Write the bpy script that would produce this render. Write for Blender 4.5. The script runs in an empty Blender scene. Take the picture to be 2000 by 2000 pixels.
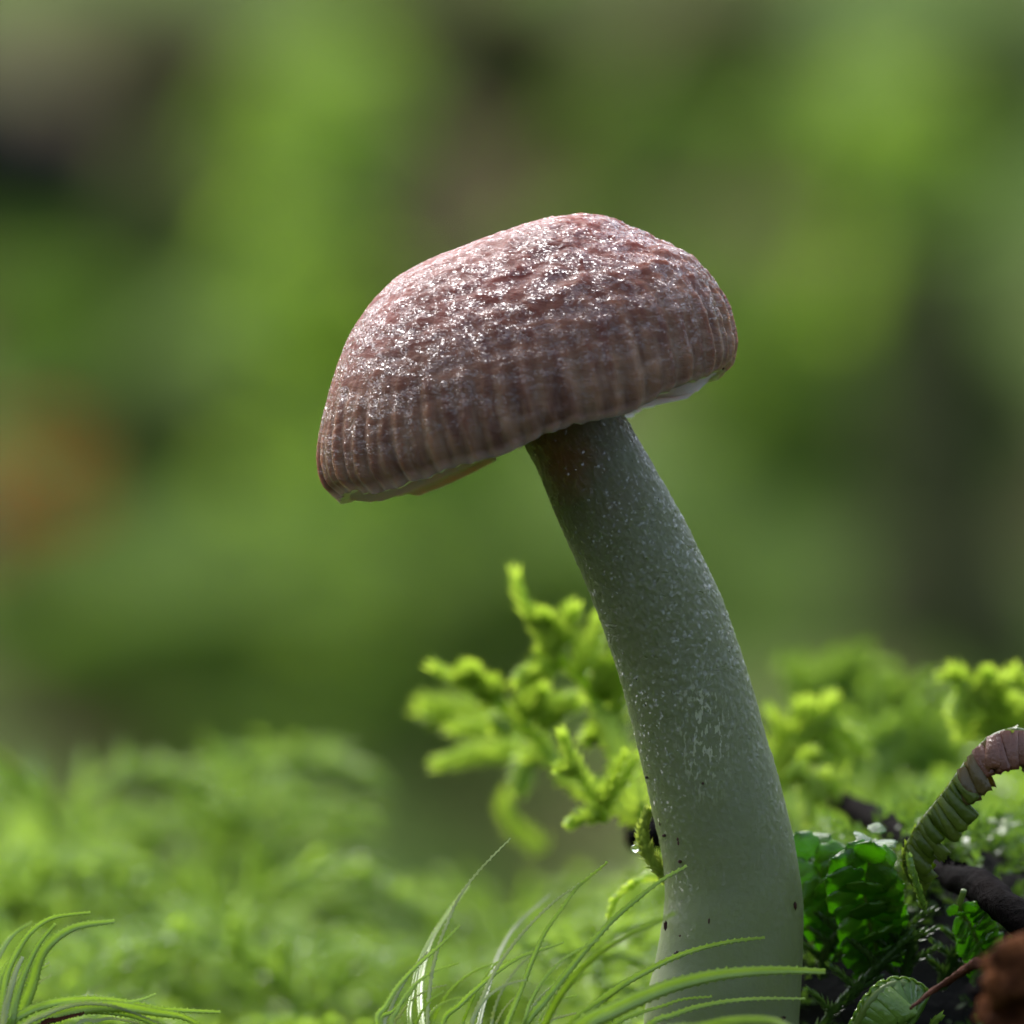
import bpy, math, random
import numpy as np
from mathutils import Vector, Matrix, noise as mnoise

# 1 Blender unit = 1 cm (the mushroom is about 3 cm tall)
sc = bpy.context.scene
sc.unit_settings.system = 'METRIC'; sc.unit_settings.scale_length = 0.01
D = 60.0                                   # camera to mushroom, cm
# ------------------------------------------------------------------ camera
cam = bpy.data.cameras.new('camera'); camo = bpy.data.objects.new('camera', cam)
sc.collection.objects.link(camo); sc.camera = camo
camo.location = (0, -D, 0); camo.rotation_euler = (math.pi/2, 0, 0)
cam.sensor_width = 36; cam.lens = 36*D/4.0
cam.clip_start = 1; cam.clip_end = 9000
cam.dof.use_dof = True; cam.dof.focus_distance = D-0.36
cam.dof.aperture_fstop = cam.lens*1e-3/(2*0.42)
# ------------------------------------------------------------------ light
SUN_EL, SUN_AZ = 52, -30                   # behind the mushroom, a little to the left
w = bpy.data.worlds.new('World'); sc.world = w; w.use_nodes = True
nt = w.node_tree; bg = nt.nodes['Background']
sky = nt.nodes.new('ShaderNodeTexSky'); sky.sky_type = 'NISHITA'; sky.sun_disc = False
sky.air_density = 1.0; sky.dust_density = 4.0; sky.ozone_density = 1.0
sky.sun_elevation = math.radians(SUN_EL); sky.sun_rotation = math.radians(SUN_AZ)
hs = nt.nodes.new('ShaderNodeHueSaturation'); hs.inputs['Saturation'].default_value = 0.75   # thin overcast: paler than a clear sky
nt.links.new(sky.outputs[0], hs.inputs['Color']); nt.links.new(hs.outputs[0], bg.inputs[0]); bg.inputs[1].default_value = 0.15
L = Vector((math.sin(math.radians(SUN_AZ))*math.cos(math.radians(SUN_EL)),
            math.cos(math.radians(SUN_AZ))*math.cos(math.radians(SUN_EL)), math.sin(math.radians(SUN_EL))))
sun = bpy.data.lights.new('sun', 'SUN'); suno = bpy.data.objects.new('sun', sun)
sc.collection.objects.link(suno); suno.location = L*100
suno.rotation_euler = L.to_track_quat('Z', 'Y').to_euler()
sun.energy = 1.0; sun.angle = math.radians(26); sun.color = (0.90, 0.94, 1.0)
sc.view_settings.view_transform = 'Standard'; sc.view_settings.look = 'None'
sc.view_settings.exposure = 1.42; sc.view_settings.gamma = 1
sc.cycles.use_denoising = True
sc.cycles.max_bounces = 5; sc.cycles.diffuse_bounces = 3; sc.cycles.use_light_tree = False; sc.cycles.caustics_reflective = False; sc.cycles.caustics_refractive = False; sc.cycles.use_adaptive_sampling = True; sc.cycles.adaptive_threshold = 0.02; sc.cycles.transparent_max_bounces = 8
sc.cycles.sample_clamp_indirect = 6

# ------------------------------------------------------------------ helpers
C = sc.collection
def W(px, py, y=0.0):                      # a point at depth y behind the mushroom
    k = (D+y)/D
    return Vector(((px-1000)/500*k, y, (1000-py)/500*k))
def mesh(name, v, f, mat, parent=None, smooth=True):
    me = bpy.data.meshes.new(name); me.from_pydata([tuple(p) for p in v], [], f)
    me.materials.append(mat); me.update()
    if smooth: me.polygons.foreach_set('use_smooth', [True]*len(me.polygons))
    o = bpy.data.objects.new(name, me); C.objects.link(o)
    if parent: o.parent = parent
    return o
def fast_mesh(name, v, f, mat, parent=None, smooth=True):
    v = np.asarray(v, dtype=np.float32); f = np.asarray(f, dtype=np.int32)
    me = bpy.data.meshes.new(name); n = f.shape[1]
    me.vertices.add(len(v)); me.vertices.foreach_set('co', v.ravel())
    me.loops.add(f.size); me.loops.foreach_set('vertex_index', f.ravel())
    me.polygons.add(len(f)); me.polygons.foreach_set('loop_start', np.arange(0, f.size, n, dtype=np.int32))
    me.polygons.foreach_set('use_smooth', np.full(len(f), smooth, dtype=bool))
    me.update(calc_edges=True); me.validate(); me.materials.append(mat)
    o = bpy.data.objects.new(name, me); C.objects.link(o)
    if parent: o.parent = parent
    return o
def tag(o, label=None, cat=None, group=None, kind=None):
    if label: o['label'] = label
    if cat: o['category'] = cat
    if group: o['group'] = group
    if kind: o['kind'] = kind
    return o
def thing(name, label, cat, loc=(0, 0, 0), group=None):
    o = bpy.data.objects.new(name, None); C.objects.link(o); o.location = loc
    o.empty_display_size = 0.1
    return tag(o, label, cat, group)
def copy_tree(o, parent=None):
    c = o.copy(); C.objects.link(c); c.parent = parent
    for ch in list(o.children): copy_tree(ch, c)
    return c
def sstep(a, b, x):
    t = np.clip((x-a)/(b-a), 0, 1); return t*t*(3-2*t)
def spline(pts, n):                        # smooth resampling of a polyline (Catmull-Rom by arc length)
    P = np.array([tuple(p) for p in pts], float)
    P = np.vstack([2*P[0]-P[1], P, 2*P[-1]-P[-2]]); out = []
    for i in range(1, len(P)-2):
        for t in np.linspace(0, 1, 24, endpoint=False):
            a, b, c, d = P[i-1], P[i], P[i+1], P[i+2]
            out.append(0.5*((2*b)+(-a+c)*t+(2*a-5*b+4*c-d)*t*t+(-a+3*b-3*c+d)*t**3))
    out.append(P[-2]); out = np.array(out)
    s = np.r_[0, np.cumsum(np.linalg.norm(np.diff(out, axis=0), axis=1))]
    q = np.linspace(0, s[-1], n)
    return np.stack([np.interp(q, s, out[:, k]) for k in range(out.shape[1])], 1)
def frames(P, up=(0, -1, 0)):
    T = np.gradient(P, axis=0); T /= np.linalg.norm(T, axis=1)[:, None]
    A = np.cross(T, np.array(up, float)); A /= np.linalg.norm(A, axis=1)[:, None]+1e-9
    B = np.cross(A, T)
    return T, A, B                          # A sideways, B towards "up"
def tube(P, R, n=8, rough=0.0, seed=0):
    P = np.asarray(P); T, A, B = frames(P); v = []; f = []
    rng = random.Random(seed); R = np.broadcast_to(R, (len(P),))
    for i in range(len(P)):
        for k in range(n):
            a = 2*math.pi*k/n; r = R[i]*(1+rough*(rng.random()-.5)*2)
            v.append(P[i]+(A[i]*math.cos(a)+B[i]*math.sin(a))*r)
    for i in range(len(P)-1):
        for k in range(n):
            a, b = i*n+k, i*n+(k+1) % n
            f.append((a, b, b+n, a+n))
    c0 = len(v); v.append(P[0]); v.append(P[-1])
    for k in range(n):
        f.append((c0, (k+1) % n, k)); m = (len(P)-1)*n; f.append((c0+1, m+k, m+(k+1) % n))
    return v, f

# ------------------------------------------------------------------ materials
class NB:                                   # tiny node builder
    def __init__(s, name):
        s.m = bpy.data.materials.new(name); s.m.use_nodes = True
        s.t = s.m.node_tree; s.b = s.t.nodes['Principled BSDF']; s.out = s.t.nodes['Material Output']
    def n(s, typ, **k):
        x = s.t.nodes.new(typ)
        for a, v in k.items(): setattr(x, a, v)
        return x
    def l(s, a, b): s.t.links.new(a, b)
    def val(s, sock, v):
        if isinstance(v, bpy.types.NodeSocket): s.l(v, sock)
        else: sock.default_value = v
    def coord(s, scale=(1, 1, 1), out='Object'):
        tc = s.n('ShaderNodeTexCoord'); mp = s.n('ShaderNodeMapping')
        s.l(tc.outputs[out], mp.inputs[0]); mp.inputs['Scale'].default_value = scale; return mp.outputs[0]
    def noise(s, co, scale, detail=4, rough=.55, dist=0):
        x = s.n('ShaderNodeTexNoise'); s.l(co, x.inputs['Vector']); x.inputs['Scale'].default_value = scale
        x.inputs['Detail'].default_value = detail; x.inputs['Roughness'].default_value = rough
        x.inputs['Distortion'].default_value = dist; return x.outputs[0]
    def voro(s, co, scale, feature='F1'):
        x = s.n('ShaderNodeTexVoronoi'); x.feature = feature; s.l(co, x.inputs['Vector']); x.inputs['Scale'].default_value = scale
        return x.outputs['Distance']
    def ramp(s, fac, stops):
        x = s.n('ShaderNodeValToRGB'); s.l(fac, x.inputs[0]); e = x.color_ramp.elements
        while len(e) < len(stops): e.new(0.5)
        for el, (p, c) in zip(e, stops):
            el.position = p; el.color = (c, c, c, 1) if isinstance(c, (int, float)) else (*c, 1)
        return x.outputs[0]
    def mix(s, fac, a, b, blend='MIX'):
        x = s.n('ShaderNodeMix', data_type='RGBA', blend_type=blend)
        s.val(x.inputs[0], fac)
        for k, v in ((6, a), (7, b)):
            s.val(x.inputs[k], v if not isinstance(v, tuple) else (*v, 1))
        return x.outputs[2]
    def math(s, op, a, b=0.0, c=0.0):
        x = s.n('ShaderNodeMath', operation=op); s.val(x.inputs[0], a); s.val(x.inputs[1], b); s.val(x.inputs[2], c)
        return x.outputs[0]
    def bump(s, h, dist, strength=1.0, nrm=None):
        x = s.n('ShaderNodeBump'); s.l(h, x.inputs['Height']); x.inputs['Distance'].default_value = dist
        x.inputs['Strength'].default_value = strength
        if nrm: s.l(nrm, x.inputs['Normal'])
        return x.outputs[0]
    def set(s, **k):
        for a, v in k.items():
            sock = s.b.inputs[a.replace('_', ' ')]
            if isinstance(v, tuple) and len(v) == 3 and sock.type == 'RGBA': v = (*v, 1)
            s.val(sock, v)

def leaf_mat(name, c1, c2, trans=0.45, rough=0.35, scale=6, tcol=None, spec=0.5, coat=0.0):
    b = NB(name); co = b.coord(out='Object'); oi = b.n('ShaderNodeObjectInfo')
    nz = b.noise(co, scale, 4)
    f = b.math('ADD', b.math('MULTIPLY', nz, 0.9), b.math('MULTIPLY', oi.outputs['Random'], 0.35))
    col = b.mix(b.ramp(f, [(0.35, 0.0), (0.85, 1.0)]), c1, c2)
    b.set(Base_Color=col, Roughness=rough, Specular_IOR_Level=spec, Coat_Weight=coat, Coat_Roughness=0.12)
    if coat:
        nrm_ = b.bump(b.noise(co, scale*5, 3, .6), .006); b.set(Normal=nrm_, Coat_Normal=nrm_)
    tr = b.n('ShaderNodeBsdfTranslucent'); t2 = tcol or (min(c2[0]*1.5, .8), min(c2[1]*1.45, .9), c2[2]*0.8)
    b.l(b.mix(0.5, col, t2), tr.inputs[0])
    ms = b.n('ShaderNodeMixShader'); ms.inputs[0].default_value = trans
    b.l(b.b.outputs[0], ms.inputs[1]); b.l(tr.outputs[0], ms.inputs[2]); b.l(ms.outputs[0], b.out.inputs[0])
    return b.m
def rough_mat(name, c1, c2, scale, rough=.8, bump=0.02, bscale=None, coat=0.0, spec=.2):
    b = NB(name); co = b.coord(); nz = b.noise(co, scale, 6, .6)
    b.set(Base_Color=b.mix(b.ramp(nz, [(.35, 0.), (.68, 1.)]), c1, c2), Roughness=rough, Coat_Weight=coat, Coat_Roughness=.2)
    b.set(Normal=b.bump(b.noise(co, bscale or scale*3, 5, .65), bump), Specular_IOR_Level=spec)
    return b.m

M_feather = leaf_mat('feather_moss', (.27, .42, .03), (.46, .61, .09), .64, .38)
M_carpet = leaf_mat('carpet_moss', (.09, .21, .016), (.34, .50, .08), .5, .27, 3, spec=.7)
M_blade = leaf_mat('moss_blade', (.27, .40, .08), (.44, .57, .16), .58, .24, 5, spec=.7)
M_pale = leaf_mat('pale_blade', (.30, .38, .18), (.50, .56, .36), .5, .35, 9)
M_liver = leaf_mat('liverwort', (.05, .17, .010), (.16, .34, .02), .55, .15, 14, tcol=(.30, .66, .02), coat=.9)
M_liver2 = leaf_mat('liverwort_olive', (.08, .14, .012), (.17, .23, .03), .55, .3, 9, tcol=(.26, .38, .03), coat=.12)
M_livbrown = leaf_mat('liverwort_brown', (.13, .045, .025), (.22, .09, .045), .3, .25, 14, tcol=(.35, .14, .05), coat=.3)
M_livmix = leaf_mat('liverwort_mixed', (.10, .075, .02), (.19, .14, .045), .45, .2, 9, tcol=(.3, .22, .05), coat=.3)
M_curl = leaf_mat('liverwort_light', (.09, .20, .02), (.20, .33, .05), .45, .15, 9, coat=.4)
M_darkmoss = leaf_mat('dark_moss', (.018, .045, .007), (.045, .10, .015), .4, .3)  # dark green moss, coloured darker still for the shaded gaps under the liverworts
M_sprig = leaf_mat('sprig', (.32, .44, .07), (.50, .60, .14), .55, .3)
M_moundmoss = leaf_mat('mound_moss', (.04, .10, .012), (.12, .22, .03), .5, .3)
M_stemg = leaf_mat('moss_stem', (.10, .16, .02), (.16, .24, .04), .3, .4)
M_black = rough_mat('black_wood', (.0015, .0012, .0012), (.006, .004, .0035), 9, .8, .02, 22, .0, .015)
M_brown = rough_mat('brown_wood', (.03, .010, .005), (.19, .07, .024), 9, .9, .05, None, 0, .05)
M_red = rough_mat('red_stalk', (.05, .016, .008), (.10, .035, .016), 12, .7, .01, None, 0, .08)

# ------------------------------------------------------------------ ground
def ground_h(x, y):
    x = np.asarray(x, float); y = np.asarray(y, float)
    left = -3.1+1.05*sstep(0, 12, y)+.40*(1-sstep(-2.4, -1.1, x))*sstep(1, 9, y)-.38*sstep(-1.3, -.5, x)*sstep(3, 9, y)
    right = -2.45+.42*sstep(-.5, .8, y)+0.72*sstep(0.4, 10, y)
    z = left+(right-left)*sstep(0.15, 1.3, x)
    z = z-.45*np.exp(-((x-1.45)/.45)**2-((y-.5)/.75)**2)
    z = z-8*sstep(12, 34, y)
    z = z-4.5*sstep(2.5, 22, -y)
    z = z-2.0*sstep(8, 40, np.abs(x))*(1-sstep(9, 30, y))
    z = z+24*sstep(90, 182, y)
    z = z+sstep(110, 520, np.hypot(x, y))*75        # slopes added all round, mostly unseen, to keep low sky out of reflections
    z = z+0.07*np.sin(1.7*x+.6)*np.cos(1.3*y+1.1)+0.05*np.sin(4.1*x-2.2*y)+0.03*np.cos(7.3*y+5.1*x)
    far = sstep(20, 60, y)
    z = z+far*(0.55*np.sin(.55*x+.2*y+1)+0.4*np.sin(1.1*x-.34*y))
    return z
n = 380
s = np.linspace(-1, 1, n)
gx = 14*s+60*s**5+3500*s**15
s2 = np.linspace(-1, 1, n+120)
gy = 26*s2+190*s2**3*(s2 > 0)+60*s2**3*(s2 < 0)+3500*s2**15
X, Y = np.meshgrid(gx, gy)
Z = ground_h(X, Y)
V = np.stack([X.ravel(), Y.ravel(), Z.ravel()], 1)
ii = np.arange(len(gy)-1)[:, None]*n+np.arange(n-1)[None, :]
F = np.stack([ii, ii+1, ii+n+1, ii+n], -1).reshape(-1, 4)
b = NB('forest_floor'); co = b.coord()
big = b.noise(co, .16, 4, .5); fine = b.noise(co, 2.2, 6, .65)
soil = b.mix(b.ramp(fine, [(.3, 0.), (.7, 1.)]), (.025, .018, .008), (.10, .068, .028))
litter = b.mix(b.ramp(b.voro(co, .9), [(.1, 0.), (.7, 1.)]), soil, (.11, .075, .03))
mossc = b.mix(b.ramp(b.noise(co, 1.1, 5), [(.3, 0.), (.7, 1.)]), (.05, .10, .010), (.12, .20, .022))
sp_ = b.n('ShaderNodeSeparateXYZ'); tc_ = b.n('ShaderNodeTexCoord'); b.l(tc_.outputs['Object'], sp_.inputs[0])
mr = b.n('ShaderNodeMapRange'); b.l(sp_.outputs[1], mr.inputs[0]); mr.inputs[1].default_value = 20; mr.inputs[2].default_value = 40
humus = b.mix(fine, (.010, .008, .005), (.035, .028, .014))  # near humus, coloured extra dark to deepen the shade between moss shoots
b.set(Specular_IOR_Level=.15, Base_Color=b.mix(mr.outputs[0], humus, b.mix(b.ramp(big, [(.40, 0.), (.52, 1.)]), litter, mossc)), Roughness=.85,
      Normal=b.bump(b.noise(co, 5, 6, .7), .15))
g = fast_mesh('ground', V, F, b.m); tag(g, kind='structure')

def hit(px, py):                           # where a line of sight meets the far bank
    for y in np.arange(60, 190, .25):
        p = W(px, py, y)
        if float(ground_h(p.x, p.y)) >= p.z: return p
    return W(px, py, 175)

# ------------------------------------------------------------------ the far bank, far out of focus
def leaf_cloud(rng, centre, radii, count, size, up=(0, 0, 1)):
    v = []; f = []
    for i in range(count):
        while True:
            d = Vector((rng.gauss(0, 1), rng.gauss(0, 1), rng.gauss(0, 1))).normalized()
            if d.z > -0.35: break
        r = rng.uniform(.75, 1.08)
        p = Vector((d.x*radii[0]*r, d.y*radii[1]*r, d.z*radii[2]*r))+Vector(centre)
        nrm = (d+Vector((rng.gauss(0, .5), rng.gauss(0, .5), rng.gauss(0, .5)))).normalized()
        t = nrm.orthogonal().normalized(); t.rotate(Matrix.Rotation(rng.uniform(0, 6.3), 3, nrm)); q = nrm.cross(t)
        l = size*rng.uniform(.6, 1.3); k = len(v)
        v += [p-t*l*.5, p+q*l*.25+nrm*l*.1, p+t*l*.6, p-q*l*.25+nrm*l*.1]; f.append((k, k+1, k+2, k+3))
    return v, f
def mound(rng, radii, mat, parent, name='cushion_body'):
    v = []; f = []; nu, nv = 26, 12; ph = rng.uniform(0, 9)
    for j in range(nv+1):
        th = math.pi*.62*j/nv
        for i in range(nu):
            a = 2*math.pi*i/nu
            d = Vector((math.cos(a)*math.sin(th), math.sin(a)*math.sin(th), math.cos(th)))
            k = .86+.2*mnoise.noise(d*2.1+Vector((ph, ph, 0)))
            v.append((d.x*radii[0]*k, d.y*radii[1]*k, d.z*radii[2]*k))
    for j in range(nv):
        for i in range(nu):
            f.append((j*nu+i, j*nu+(i+1) % nu, (j+1)*nu+(i+1) % nu, (j+1)*nu+i))
    return mesh(name, v, f, mat, parent)
def bankmat(name, c1, c2): return leaf_mat(name, c1, c2, .45, .7, 1.3, spec=.12)
MB = {'bright': bankmat('bank_moss_bright', (.19, .32, .035), (.29, .44, .07)),
      'mid': bankmat('bank_moss_mid', (.12, .21, .028), (.20, .31, .05)),
      'olive': bankmat('bank_moss_olive', (.04, .05, .016), (.07, .085, .025)),
      'dull': bankmat('bank_moss_dull', (.08, .11, .03), (.13, .18, .05))}
M_shadeblack = rough_mat('shade_black', (.004, .004, .004), (.015, .013, .010), 1.2, .95, .1)  # near-black colour standing in for shade in the hollow and the gaps
M_bark = rough_mat('mossy_bark', (.035, .035, .014), (.10, .11, .035), 1.0, .95, .2)
M_orange = leaf_mat('orange_leaf', (.32, .07, .008), (.50, .12, .015), .3, .7, 2, tcol=(.6, .15, .02), spec=.1)

def cushion(px, py, rx, ry, kind, label, lift=0.0):
    rng = random.Random(int(px*7+py)); p = hit(px, py); p.y -= lift
    k = (D+p.y)/D/500; R = (rx*k, min(rx, ry)*k*.8, ry*k)
    t = thing('moss_cushion', label, 'moss cushion', p, 'moss cushions on the far bank')
    mound(rng, R, MB[kind], t)
    v, f = leaf_cloud(rng, (0, 0, 0), R, 900, .34)
    o = mesh('foliage', v, f, MB[kind], t); o['kind'] = 'stuff'
def herb(px, py0, py1, wpx, kind, label, nl=34, lift=6.0, lean=0.0):
    rng = random.Random(int(px*3+py0)); p = hit(px, py0); y = max(60., p.y-lift)
    base = W(px, py0, y); base.z = float(ground_h(base.x, y))-.1
    k = (D+y)/D/500; top = W(px+lean, py1, y)-base
    t = thing('leafy_plant', label, 'plant', base, 'leafy plants on the far bank')
    P = spline([(0, 0, 0), (top.x*.3, .3, top.z*.5), (top.x, 0, top.z)], 14)
    v, f = tube(P, np.linspace(.11, .04, 14), 6); mesh('stem', v, f, M_stemg, t)
    proto = None
    for i in range(nl):
        q = P[min(13, int(3+i*11/nl))]
        if proto is None:
            vv = []; ff = []; m = 7
            for a in range(m):
                u = a/(m-1); wd = .36*math.sin(math.pi*min(1, u*.93+.04))**.8; z = .12*math.sin(u*3.0)-.1*u
                vv += [(u, -wd, z+.08), (u, 0, z), (u, wd, z+.08)]
            for a in range(m-1):
                for c in range(2): ff.append((a*3+c, a*3+c+1, a*3+c+4, a*3+c+3))
            lo = mesh('leaf', vv, ff, MB[kind], t); proto = lo
        else:
            lo = proto.copy(); C.objects.link(lo); lo.parent = t
        L_ = wpx*k*rng.uniform(.55, .95)
        lo.location = q; lo.scale = (L_, L_, L_)
        lo.rotation_euler = (rng.uniform(-.6, .6), rng.uniform(-.9, .5), i*2.4+rng.uniform(-.4, .4))
    return t
for a in [
    (640, 700, 190, 190, 'mid', 'moss cushion at the foot of the tall leafy plant'),
    (880, 960, 280, 190, 'bright', 'wide bright moss cushion directly behind the mushroom cap edge'),
    (100, 690, 190, 130, 'bright', 'moss cushion above the orange fallen leaves'),
    (330, 880, 170, 150, 'dull', 'dull olive moss cushion beside the orange fallen leaves'),
    (330, 1330, 330, 200, 'mid', 'large dark green moss cushion low on the bank'),
    (560, 1560, 330, 130, 'mid', 'long moss cushion at the bottom of the bank'),
    (1450, 850, 190, 260, 'mid', 'tall moss cushion behind the mushroom stalk'),
    (1300, 330, 240, 180, 'mid', 'moss cushion high on the bank above the cap'),
    (1930, 900, 150, 260, 'dull', 'dull moss cushion behind the dark stump'),
    (1620, 1290, 170, 100, 'mid', 'moss cushion at the foot of the dark stump'),
    (370, 520, 150, 200, 'dull', 'dull moss cushion under the black log'),
    (1930, 160, 150, 130, 'dull', 'greyish moss cushion at the top of the bank'),
    (620, 330, 210, 230, 'bright', 'tall bright moss cushion behind the tallest leafy plant'),
    (1180, 640, 260, 200, 'mid', 'moss cushion hidden mostly behind the mushroom cap'),
    (1640, 640, 200, 170, 'mid', 'moss cushion between the cap edge and the dark stump'),
    (1130, 1180, 260, 150, 'mid', 'moss cushion behind the upper stalk'),
    (780, 1420, 220, 130, 'mid', 'moss cushion behind the feathery moss'),
    (1690, 330, 230, 150, 'bright', 'bright moss cushion under the pair of leafy plants'),
    (1020, 190, 200, 200, 'olive', 'dark olive moss cushion on the upper bank above the cap'),
    (330, 180, 200, 130, 'olive', 'dark olive moss cushion beside the black log'),
    (1480, 120, 220, 130, 'olive', 'dark olive moss cushion high above the cap edge'),
    (760, 1270, 190, 120, 'olive', 'dark olive moss cushion behind the feathery moss tips'),
    (60, 1340, 190, 110, 'mid', 'moss cushion at the left foot of the bank'),
    (60, 1180, 170, 130, 'dull', 'dull moss cushion below the smaller fallen leaf'),
]: cushion(*a)
herb(620, 760, 130, 190, 'bright', 'tallest bright leafy plant standing over the bank', 46)
herb(520, 820, 330, 150, 'bright', 'shorter leafy plant beside the tallest one', 30)
herb(1690, 480, 230, 170, 'bright', 'bright leafy plant above the dark stump', 34)
herb(1810, 460, 170, 150, 'bright', 'second bright leafy plant above the dark stump', 26)
herb(1420, 700, 420, 150, 'mid', 'mid green leafy plant behind the cap edge', 26)
herb(700, 1120, 880, 170, 'bright', 'low leafy plant on the wide bright cushion', 26)
# near-black log added upper left in place of a dark hollow
p = hit(20, 330); t = thing('dark_hollow_log', 'black log shape in place of a dark hollow on the bank', 'log', p)
k = (D+p.y)/D/500
v, f = tube(spline([(-900*k, 1, .6), (-250*k, 0, .3), (60*k, -.4, 0), (170*k, -.3, -.3)], 22), np.linspace(230*k, 130*k, 22), 14, .12, 3)
mesh('bark', v, f, M_shadeblack, t)
v, f = tube(spline([(-200*k, -.6, 150*k), (-170*k, -1.6, 330*k), (-120*k, -2.0, 420*k)], 9), np.linspace(.35, .15, 9), 8, .15, 5)
mesh('branch_stub', v, f, M_shadeblack, t)
M_log = rough_mat('brown_log', (.055, .035, .016), (.17, .11, .055), .8, .95, .15, None, 0, .05)
p = hit(1000, 20); t = thing('fallen_log', 'long brown fallen log along the top of the bank', 'log', p); k = (D+p.y)/D/500
v, f = tube(spline([(-1500*k, 0, .5), (-500*k, -.3, .2), (300*k, 0, 0), (1500*k, .4, .3)], 40), np.linspace(75*k, 55*k, 40), 14, .1, 11); mesh('bark', v, f, M_log, t)
v, f = tube(spline([(-300*k, -.6, .6), (-280*k, -1.6, 1.6), (-230*k, -2.0, 2.6)], 8), np.linspace(.3, .12, 8), 8, .15, 5); mesh('branch_stub', v, f, M_log, t)
# dark stump, right
p = hit(1830, 1180); base = Vector((p.x, p.y-2, float(ground_h(p.x, p.y-2))-.6)); k = (D+p.y)/D/500
t = thing('tree_stump', 'dark mossy broken stump standing on the bank', 'stump', base)
h = 880*k
v, f = tube(spline([(0, 0, 0), (.1, 0, h*.3), (-.15, .2, h*.7), (0, .2, h)], 24), np.interp(np.linspace(0, 1, 24), [0, .15, 1], [200*k, 135*k, 105*k]), 18, .09, 8)
mesh('trunk', v, f, M_bark, t)
for a in (0.4, 2.2, 3.9, 5.3):
    c_, s_ = math.cos(a), math.sin(a); r = 150*k
    v, f = tube(spline([(c_*r*.5, s_*r*.5, 1.4), (c_*r*1.1, s_*r*1.1, .7), (c_*r*1.9, s_*r*1.9, .1)], 8), np.linspace(.8, .25, 8), 8, .1, 4)
    mesh('root', v, f, M_bark, t)
# orange fallen leaves
for j, (px, py, sz, rz, lab) in enumerate([(150, 930, 140, .3, 'larger orange brown fallen leaf leaning on the bank'),
                                       (10, 1060, 90, 1.2, 'smaller orange brown fallen leaf below the larger one')]):
    p = hit(px, py); k = (D+p.y)/D/500; t = thing('fallen_leaf', lab, 'leaf', (p.x, p.y-1.2, p.z+.1), 'orange fallen leaves on the bank')
    vv = []; ff = []; m = 9
    for a in range(m):
        u = a/(m-1)*2-1; wd = .6*math.sqrt(max(0, 1-u*u))*(1+.15*math.sin(u*11))+.01
        for c in (-1, -.5, 0, .5, 1):
            vv.append((u*sz*k, .25*c*c+.2*u*u, c*wd*sz*k))
    for a in range(m-1):
        for c in range(4): ff.append((a*5+c, a*5+c+1, a*5+c+6, a*5+c+5))
    o = mesh('blade', vv, ff, M_orange, t); o.rotation_euler = (-.35, rz, .2)
    v, f = tube(spline([(-sz*k*1.5, .3, .1), (-sz*k, .1, 0), (0, -.03, 0), (sz*k*.9, .1, 0)], 10), np.linspace(.07, .03, 10), 6)
    o = mesh('midrib', v, f, M_brown, t); o.rotation_euler = (-.35, rz, .2)

# ------------------------------------------------------------------ the mushroom
b = NB('cap_skin'); co = b.coord(); uv = b.n('ShaderNodeUVMap'); uv.uv_map = 'UVMap'
sx = b.n('ShaderNodeSeparateXYZ'); b.l(uv.outputs[0], sx.inputs[0]); tt = sx.outputs[1]
rad = b.n('ShaderNodeCombineXYZ')
b.l(b.math('MULTIPLY', sx.outputs[0], 95), rad.inputs[0]); b.l(b.math('MULTIPLY', tt, 5), rad.inputs[1])
stri = b.noise(rad.outputs[0], 1.0, 3, .5)
base = b.mix(b.ramp(b.noise(co, 3.5, 5, .6), [(.35, 0.), (.7, 1.)]), (.120, .030, .020), (.19, .052, .037))
rimc = b.mix(b.ramp(stri, [(.36, 0.), (.62, 1.)]), (.12, .062, .040), (.22, .135, .080))
m1 = b.ramp(tt, [(.5, 0.), (.9, 1.)])
base = b.mix(m1, base, rimc)
base = b.mix(b.ramp(tt, [(.962, 0.), (.99, 1.)]), base, (.46, .30, .25))  # pale rim line painted in for light glowing through the cap margin
flat = b.coord((1, 1, 2.4))
patch = b.noise(flat, 9, 6, .68, .8)
pm = b.ramp(b.math('ADD', patch, b.ramp(tt, [(.0, .05), (.45, .02), (.95, -.1 + .1)])), [(.47, 0.), (.53, 1.)])   # wet granular patches
pm = b.math('MULTIPLY', pm, b.ramp(tt, [(.10, .55), (.55, 1.), (.82, .85), (.97, .2)]))
def flakes(b, co, scale, tilt):            # every grain of the wet skin is a small facet with its own slope
    v1 = b.n('ShaderNodeTexVoronoi'); b.l(co, v1.inputs['Vector']); v1.inputs['Scale'].default_value = scale
    sub = b.n('ShaderNodeVectorMath', operation='SUBTRACT'); b.l(v1.outputs['Color'], sub.inputs[0]); sub.inputs[1].default_value = (.5, .5, .5)
    sca = b.n('ShaderNodeVectorMath', operation='SCALE'); b.l(sub.outputs[0], sca.inputs[0]); sca.inputs['Scale'].default_value = tilt
    ge = b.n('ShaderNodeNewGeometry'); ad = b.n('ShaderNodeVectorMath', operation='ADD'); b.l(ge.outputs['Normal'], ad.inputs[0]); b.l(sca.outputs[0], ad.inputs[1])
    no = b.n('ShaderNodeVectorMath', operation='NORMALIZE'); b.l(ad.outputs[0], no.inputs[0]); return no.outputs[0]
wob = b.n('ShaderNodeVectorMath', operation='ADD'); nv = b.n('ShaderNodeTexNoise'); b.l(flat, nv.inputs['Vector']); nv.inputs['Scale'].default_value = 40
sc3 = b.n('ShaderNodeVectorMath', operation='SCALE'); b.l(nv.outputs['Color'], sc3.inputs[0]); sc3.inputs['Scale'].default_value = .03
b.l(flat, wob.inputs[0]); b.l(sc3.outputs[0], wob.inputs[1])
nb = flakes(b, wob.outputs[0], 120, 1.7)
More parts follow.
